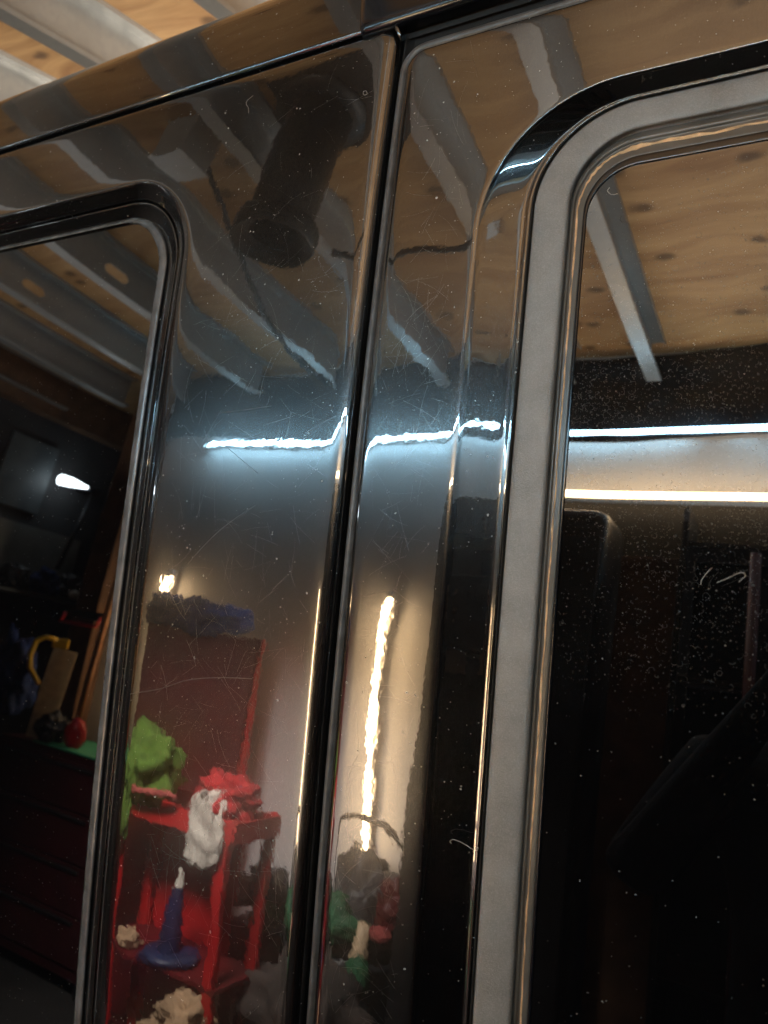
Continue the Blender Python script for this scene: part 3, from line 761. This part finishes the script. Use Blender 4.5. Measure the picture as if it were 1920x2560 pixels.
# ---------------- clutter under the upright warm tube
bn = thing('waste_bin', 'dark bin filled with clutter under the upright warm tube', 'bin', (-.87, -1.70, 0))
lathe('body', [(.001, .01), (.14, .01), (.145, .02), (.175, .60), (.185, .605), (.185, .63), (.168, .632), (.135, .03)], BLACKP, bn, 36)
tube('handle', [(-.165, .0, .625), (-.16, .02, .9), (-.115, .03, 1.03), (-.02, .03, 1.075), (.08, .03, 1.065), (.16, .02, 1.0), (.17, 0, .625)], .012, BLACKP, bn)
o = lump('black_bin_bag', (.155, .12, .19), simple('grey_black_film', (.035, .03, .033), .5, .4, 20), None, (-.87, -1.74, .72), 61, .4); tag(o, 'greyish black bag bulging out of the bin behind the green bag', 'bag')
o = lump('green_bag', (.115, .06, .085), GREEN, None, (-.925, -1.62, .72), 63, .4); tag(o, 'crumpled green plastic bag in front of the bin', 'bag')
o = tube('cardboard_tube', [(-.815, -1.60, .50), (-.80, -1.60, .62), (-.785, -1.60, .755)], .024, WOODP); tag(o, 'short pale cardboard tube standing beside the green bag', 'tube')
o = lump('red_ball', (.035, .03, .03), PINK, None, (-.725, -1.60, .735), 65, .1); tag(o, 'faded red round lump right of the cardboard tube', 'ball')
o = lump('dark_red_cloth', (.05, .04, .08), DRED, None, (-.715, -1.64, .82), 66, .4); tag(o, 'dark red cloth above the faded red lump', 'cloth')
o = lump('rag_heap', (.19, .11, .19), simple('dark_brown_rags', (.04, .03, .025), .9, .6, 10), None, (-.88, -1.46, .44), 68, .5); tag(o, 'dark brown heap of rags in front of the bin', 'rags')
o = lump('small_green_bottle', (.035, .03, .07), GREEN, None, (-.755, -1.52, .60), 69, .2); tag(o, 'small green lump under the red one by the cardboard tube', 'bottle')
o = lump('orange_scrap', (.03, .03, .015), simple('orange_scrap', (.55, .22, .04), .6), None, (-.87, -1.36, .42), 70, .4, 3); tag(o, 'small orange scrap on the dark heap of rags', 'scrap')
# low heap between cart and bin
o = lump('black_hose_heap', (.11, .08, .09), BLACKP, None, (-1.22, -1.72, .69), 72, .6); tag(o, 'black tangle on the crate between the red cart and the bin', 'hose')
o = lump('green_small_bag', (.045, .04, .05), GREEN, None, (-1.18, -1.63, .645), 73, .5); tag(o, 'small green bag beside the black tangle between cart and bin', 'bag')
cr = thing('crate', 'black crate with a pale wire frame between the red cart and the bin', 'crate', (-1.20, -1.72, 0))
box('body', (-.12, .12, -.10, .10, 0, .60), BLACKP, cr, .006)
tube('wire_frame', [(-.05, .115, .05), (-.045, .115, .36), (.0, .115, .44), (.03, .115, .43), (.05, .115, .30), (.045, .115, .05)], .006, GALV, cr)

# ------------------------------------------------------------------ the photographer, dim in the right pane
def person():
    V, E, RAD = [], [], []
    def add(p, r_, par=None):
        V.append(Vector(p)); RAD.append(r_)
        if par is not None: E.append((par, len(V) - 1))
        return len(V) - 1
    px, py = .42, -1.10
    pel = add((px, py, .96), .15)
    ab = add((px - .01, py + .01, 1.14), .145, pel); chst = add((px - .02, py + .0, 1.36), .19, ab)
    up_ = add((px - .02, py + .0, 1.50), .115, chst); nk = add((px - .01, py + .03, 1.585), .055, up_)
    hd = add((px, py + .06, 1.70), .082, nk); top = add((px + .005, py + .05, 1.775), .075, hd)
    for s in (-1, 1):
        hip = add((px + s * .10, py - .01, .88), .10, pel); kn = add((px + s * .13, py + .02, .50), .062, hip)
        an = add((px + s * .14, py - .02, .09), .042, kn); add((px + s * .16, py + .16, .04), .035, an)
    cx_, cy_, cz_ = CAMP
    for s in (-1, 1):
        sh = add((px + s * .19 - .02, py + .0, 1.48), .088, up_)
        el = add((px + s * (.34 if s < 0 else .25) - .02, py + .06, 1.20), .075, sh)
        # both hands hold the phone at its long edges
        side_ = RIGHT * (s * .052)
        wr_ = add(Vector((cx_, cy_, cz_)) + side_ * 1.5 - FWD * .085 - UPV * .075, .030, el)
        pm = add(Vector((cx_, cy_, cz_)) + side_ * 1.15 - FWD * .035 - UPV * .045, .026, wr_)
        for k in range(4):
            b = Vector((cx_, cy_, cz_)) + side_ * 1.05 - FWD * .022 + UPV * (-.065 + k * .021)
            f1 = add(b, .0095, pm); f2 = add(b - side_ * .15 + FWD * .012, .0088, f1); add(b - side_ * (.45 + .05 * (k % 2)) + FWD * .010 + UPV * .002, .0075, f2)
        t1 = add(Vector((cx_, cy_, cz_)) + side_ * .95 - FWD * .045 - UPV * .020, .011, pm); add(Vector((cx_, cy_, cz_)) + side_ * .55 - FWD * .024 - UPV * .008, .009, t1)
    me = bpy.data.meshes.new('person'); me.from_pydata(V, E, []); me.update()
    o = bpy.data.objects.new('person', me); COL.objects.link(o)
    sk = o.modifiers.new('skin', 'SKIN')
    for i, d in enumerate(me.skin_vertices[0].data):
        d.radius = (RAD[i], RAD[i]); d.use_root = (i == 0)
    ss = o.modifiers.new('smooth', 'SUBSURF'); ss.levels = 2; ss.render_levels = 2
    dg = bpy.context.evaluated_depsgraph_get()
    m2 = bpy.data.meshes.new_from_object(o.evaluated_get(dg)); o.modifiers.clear(); o.data = m2
    m2.materials.clear()
    for m in (CLOTH, DENIM, SKIN): m2.materials.append(m)
    m2.polygons.foreach_set('use_smooth', [True] * len(m2.polygons))
    hands = Vector(CAMP)
    for p in m2.polygons:
        c = p.center
        if c.z > 1.60 and (c - hands).length > .16 and abs(c.x - px) < .12 and c.y < py + .2: p.material_index = 2
        elif (c - hands).length < .115: p.material_index = 2
        elif c.z < .93: p.material_index = 1
        else: p.material_index = 0
    tag(o, 'person in dark clothes holding a phone up to the van, dim in the right window', 'person')
    # hair, nose, ears as children
    bm = bmesh.new(); bmesh.ops.create_icosphere(bm, subdivisions=3, radius=1)
    for v in bm.verts:
        d = v.co.normalized(); k = 1 + .05 * noise.noise(d * 6)
        v.co = Vector((d.x * .100 * k, d.y * .105 * k - .006, max(d.z, -.35 - .5 * (d.y < 0)) * .105 * k))
    bm_obj('hair', bm, HAIRM, o, True, (px + .003, py + .045, 1.745))
    tube('nose', [(px, py + .135, 1.715), (px, py + .160, 1.685), (px, py + .150, 1.672)], [.008, .013, .009], SKIN, o)
    for s in (-1, 1):
        lump('ear', (.010, .020, .030), SKIN, o, (px + s * .082, py + .05, 1.70), 1, .05, 2)
        lump('eye', (.012, .007, .007), HAIRM, o, (px + s * .033, py + .138, 1.715), 1, .0, 2)
    tube('mouth', [(px - .022, py + .140, 1.640), (px, py + .147, 1.641), (px + .022, py + .140, 1.640)], [.003, .005, .003], PINK, o)
    return o
CAMP = cam.matrix_world.translation.copy()
RIGHT = Vector([cam.matrix_world[i][0] for i in range(3)]); UPV = Vector([cam.matrix_world[i][1] for i in range(3)]); FWD = -Vector([cam.matrix_world[i][2] for i in range(3)])
person()
ph = thing('phone', 'black phone held up by the person in dark clothes', 'phone', CAMP - FWD * .020)
def obox(name, cx_, cy_, w_, h_, z0, z1, mat, parent):
    bm = bmesh.new(); add_box(bm, cx_ - w_ / 2, cx_ + w_ / 2, cy_ - h_ / 2, cy_ + h_ / 2, z0, z1, .0025)
    M = Matrix((RIGHT, UPV, FWD)).transposed()
    for v in bm.verts: v.co = M @ v.co
    return bm_obj(name, bm, mat, parent, True)
obox('body', 0, -.045, .074, .155, -.004, .004, BLACKP, ph)
obox('screen', 0, -.045, .068, .148, -.0052, -.0041, emit('phone_screen', (.6, .55, .5), .6), ph)
obox('camera_block', 0, 0, .030, .030, .0042, .0065, BLACKM, ph)

# ------------------------------------------------------------------ lint and long scratches on the paint
def lint(uv, label, off=.0010, rad=.00022, n=6):
    pts = []
    ctrl = [pw(u, v, off + .0008 * (i % 2)) + VAN for i, (u, v) in enumerate(uv)]
    ctrl = [tuple(c) for c in ctrl]
    pts = catmull(ctrl, n)
    o = tube('lint_fibre', pts, rad, LINT, None, 6)
    return tag(o, label, 'lint fibre', 'lint fibres on the van')
lint([(-0.249, 0.5106), (-0.2522, 0.5076), (-0.257, 0.5061), (-0.2572, 0.5007), (-0.2537, 0.4954), (-0.2517, 0.4917), (-0.2515, 0.4873)], 'curly white lint fibre on the black panel just below the roof gutter')
lint([(0.0988, -0.2937), (0.0974, -0.292), (0.1, -0.2899), (0.1035, -0.2898), (0.1062, -0.2902), (0.1093, -0.2905), (0.1141, -0.2921), (0.1187, -0.2933), (0.1232, -0.2929), (0.1242, -0.2906)], 'long wavy white lint fibre low on the black strip beside the grey rubber trim')
lint([(0.2932, -0.0479), (0.2939, -0.044), (0.2961, -0.0401), (0.2985, -0.0367), (0.3008, -0.034)], 'short curved white lint fibre on the right window, left one of the pair')
lint([(0.3048, -0.0454), (0.3098, -0.0428), (0.3148, -0.0399), (0.3195, -0.0371), (0.3231, -0.0362), (0.3249, -0.0385), (0.3228, -0.0408), (0.3206, -0.0435)], 'hooked white lint fibre on the right window, right one of the pair')
lint([(-0.0846, 0.4727), (-0.0808, 0.4717), (-0.0793, 0.4683), (-0.0817, 0.467), (-0.0847, 0.4697), (-0.0841, 0.4726)], 'tiny white lint ring on the panel just left of the door gap')
lint([(0.1987, 0.3031), (0.1972, 0.2995), (0.201, 0.2957), (0.2064, 0.2951)], 'small pale lint curl just inside the upper corner of the right window')
def scratch(uv, parent, rad=.00022):
    ctrl = [tuple(pw(u, v, -.00005)) for u, v in uv]
    tube('scratch', catmull(ctrl, 8), rad, SCR, parent, 6)
SCR = simple('scratch_grey', (.16, .16, .165), .5, .3, 200)
scratch([(-0.1609, 0.0023), (-0.1869, -0.0132), (-0.2105, -0.0299), (-0.234, -0.0515), (-0.2497, -0.0685)], side)
scratch([(-0.3183, -0.2252), (-0.2718, -0.2123), (-0.231, -0.1966), (-0.1855, -0.1876), (-0.1418, -0.1827)], side)
scratch([(-0.2318, 0.1064), (-0.1938, 0.1094), (-0.1558, 0.1127)], side)
scratch([(-0.0688, 0.0989), (-0.0879, 0.0908), (-0.1047, 0.0816)], side)
scratch([(-0.2104, 0.0658), (-0.1879, 0.052), (-0.1631, 0.0373)], side)
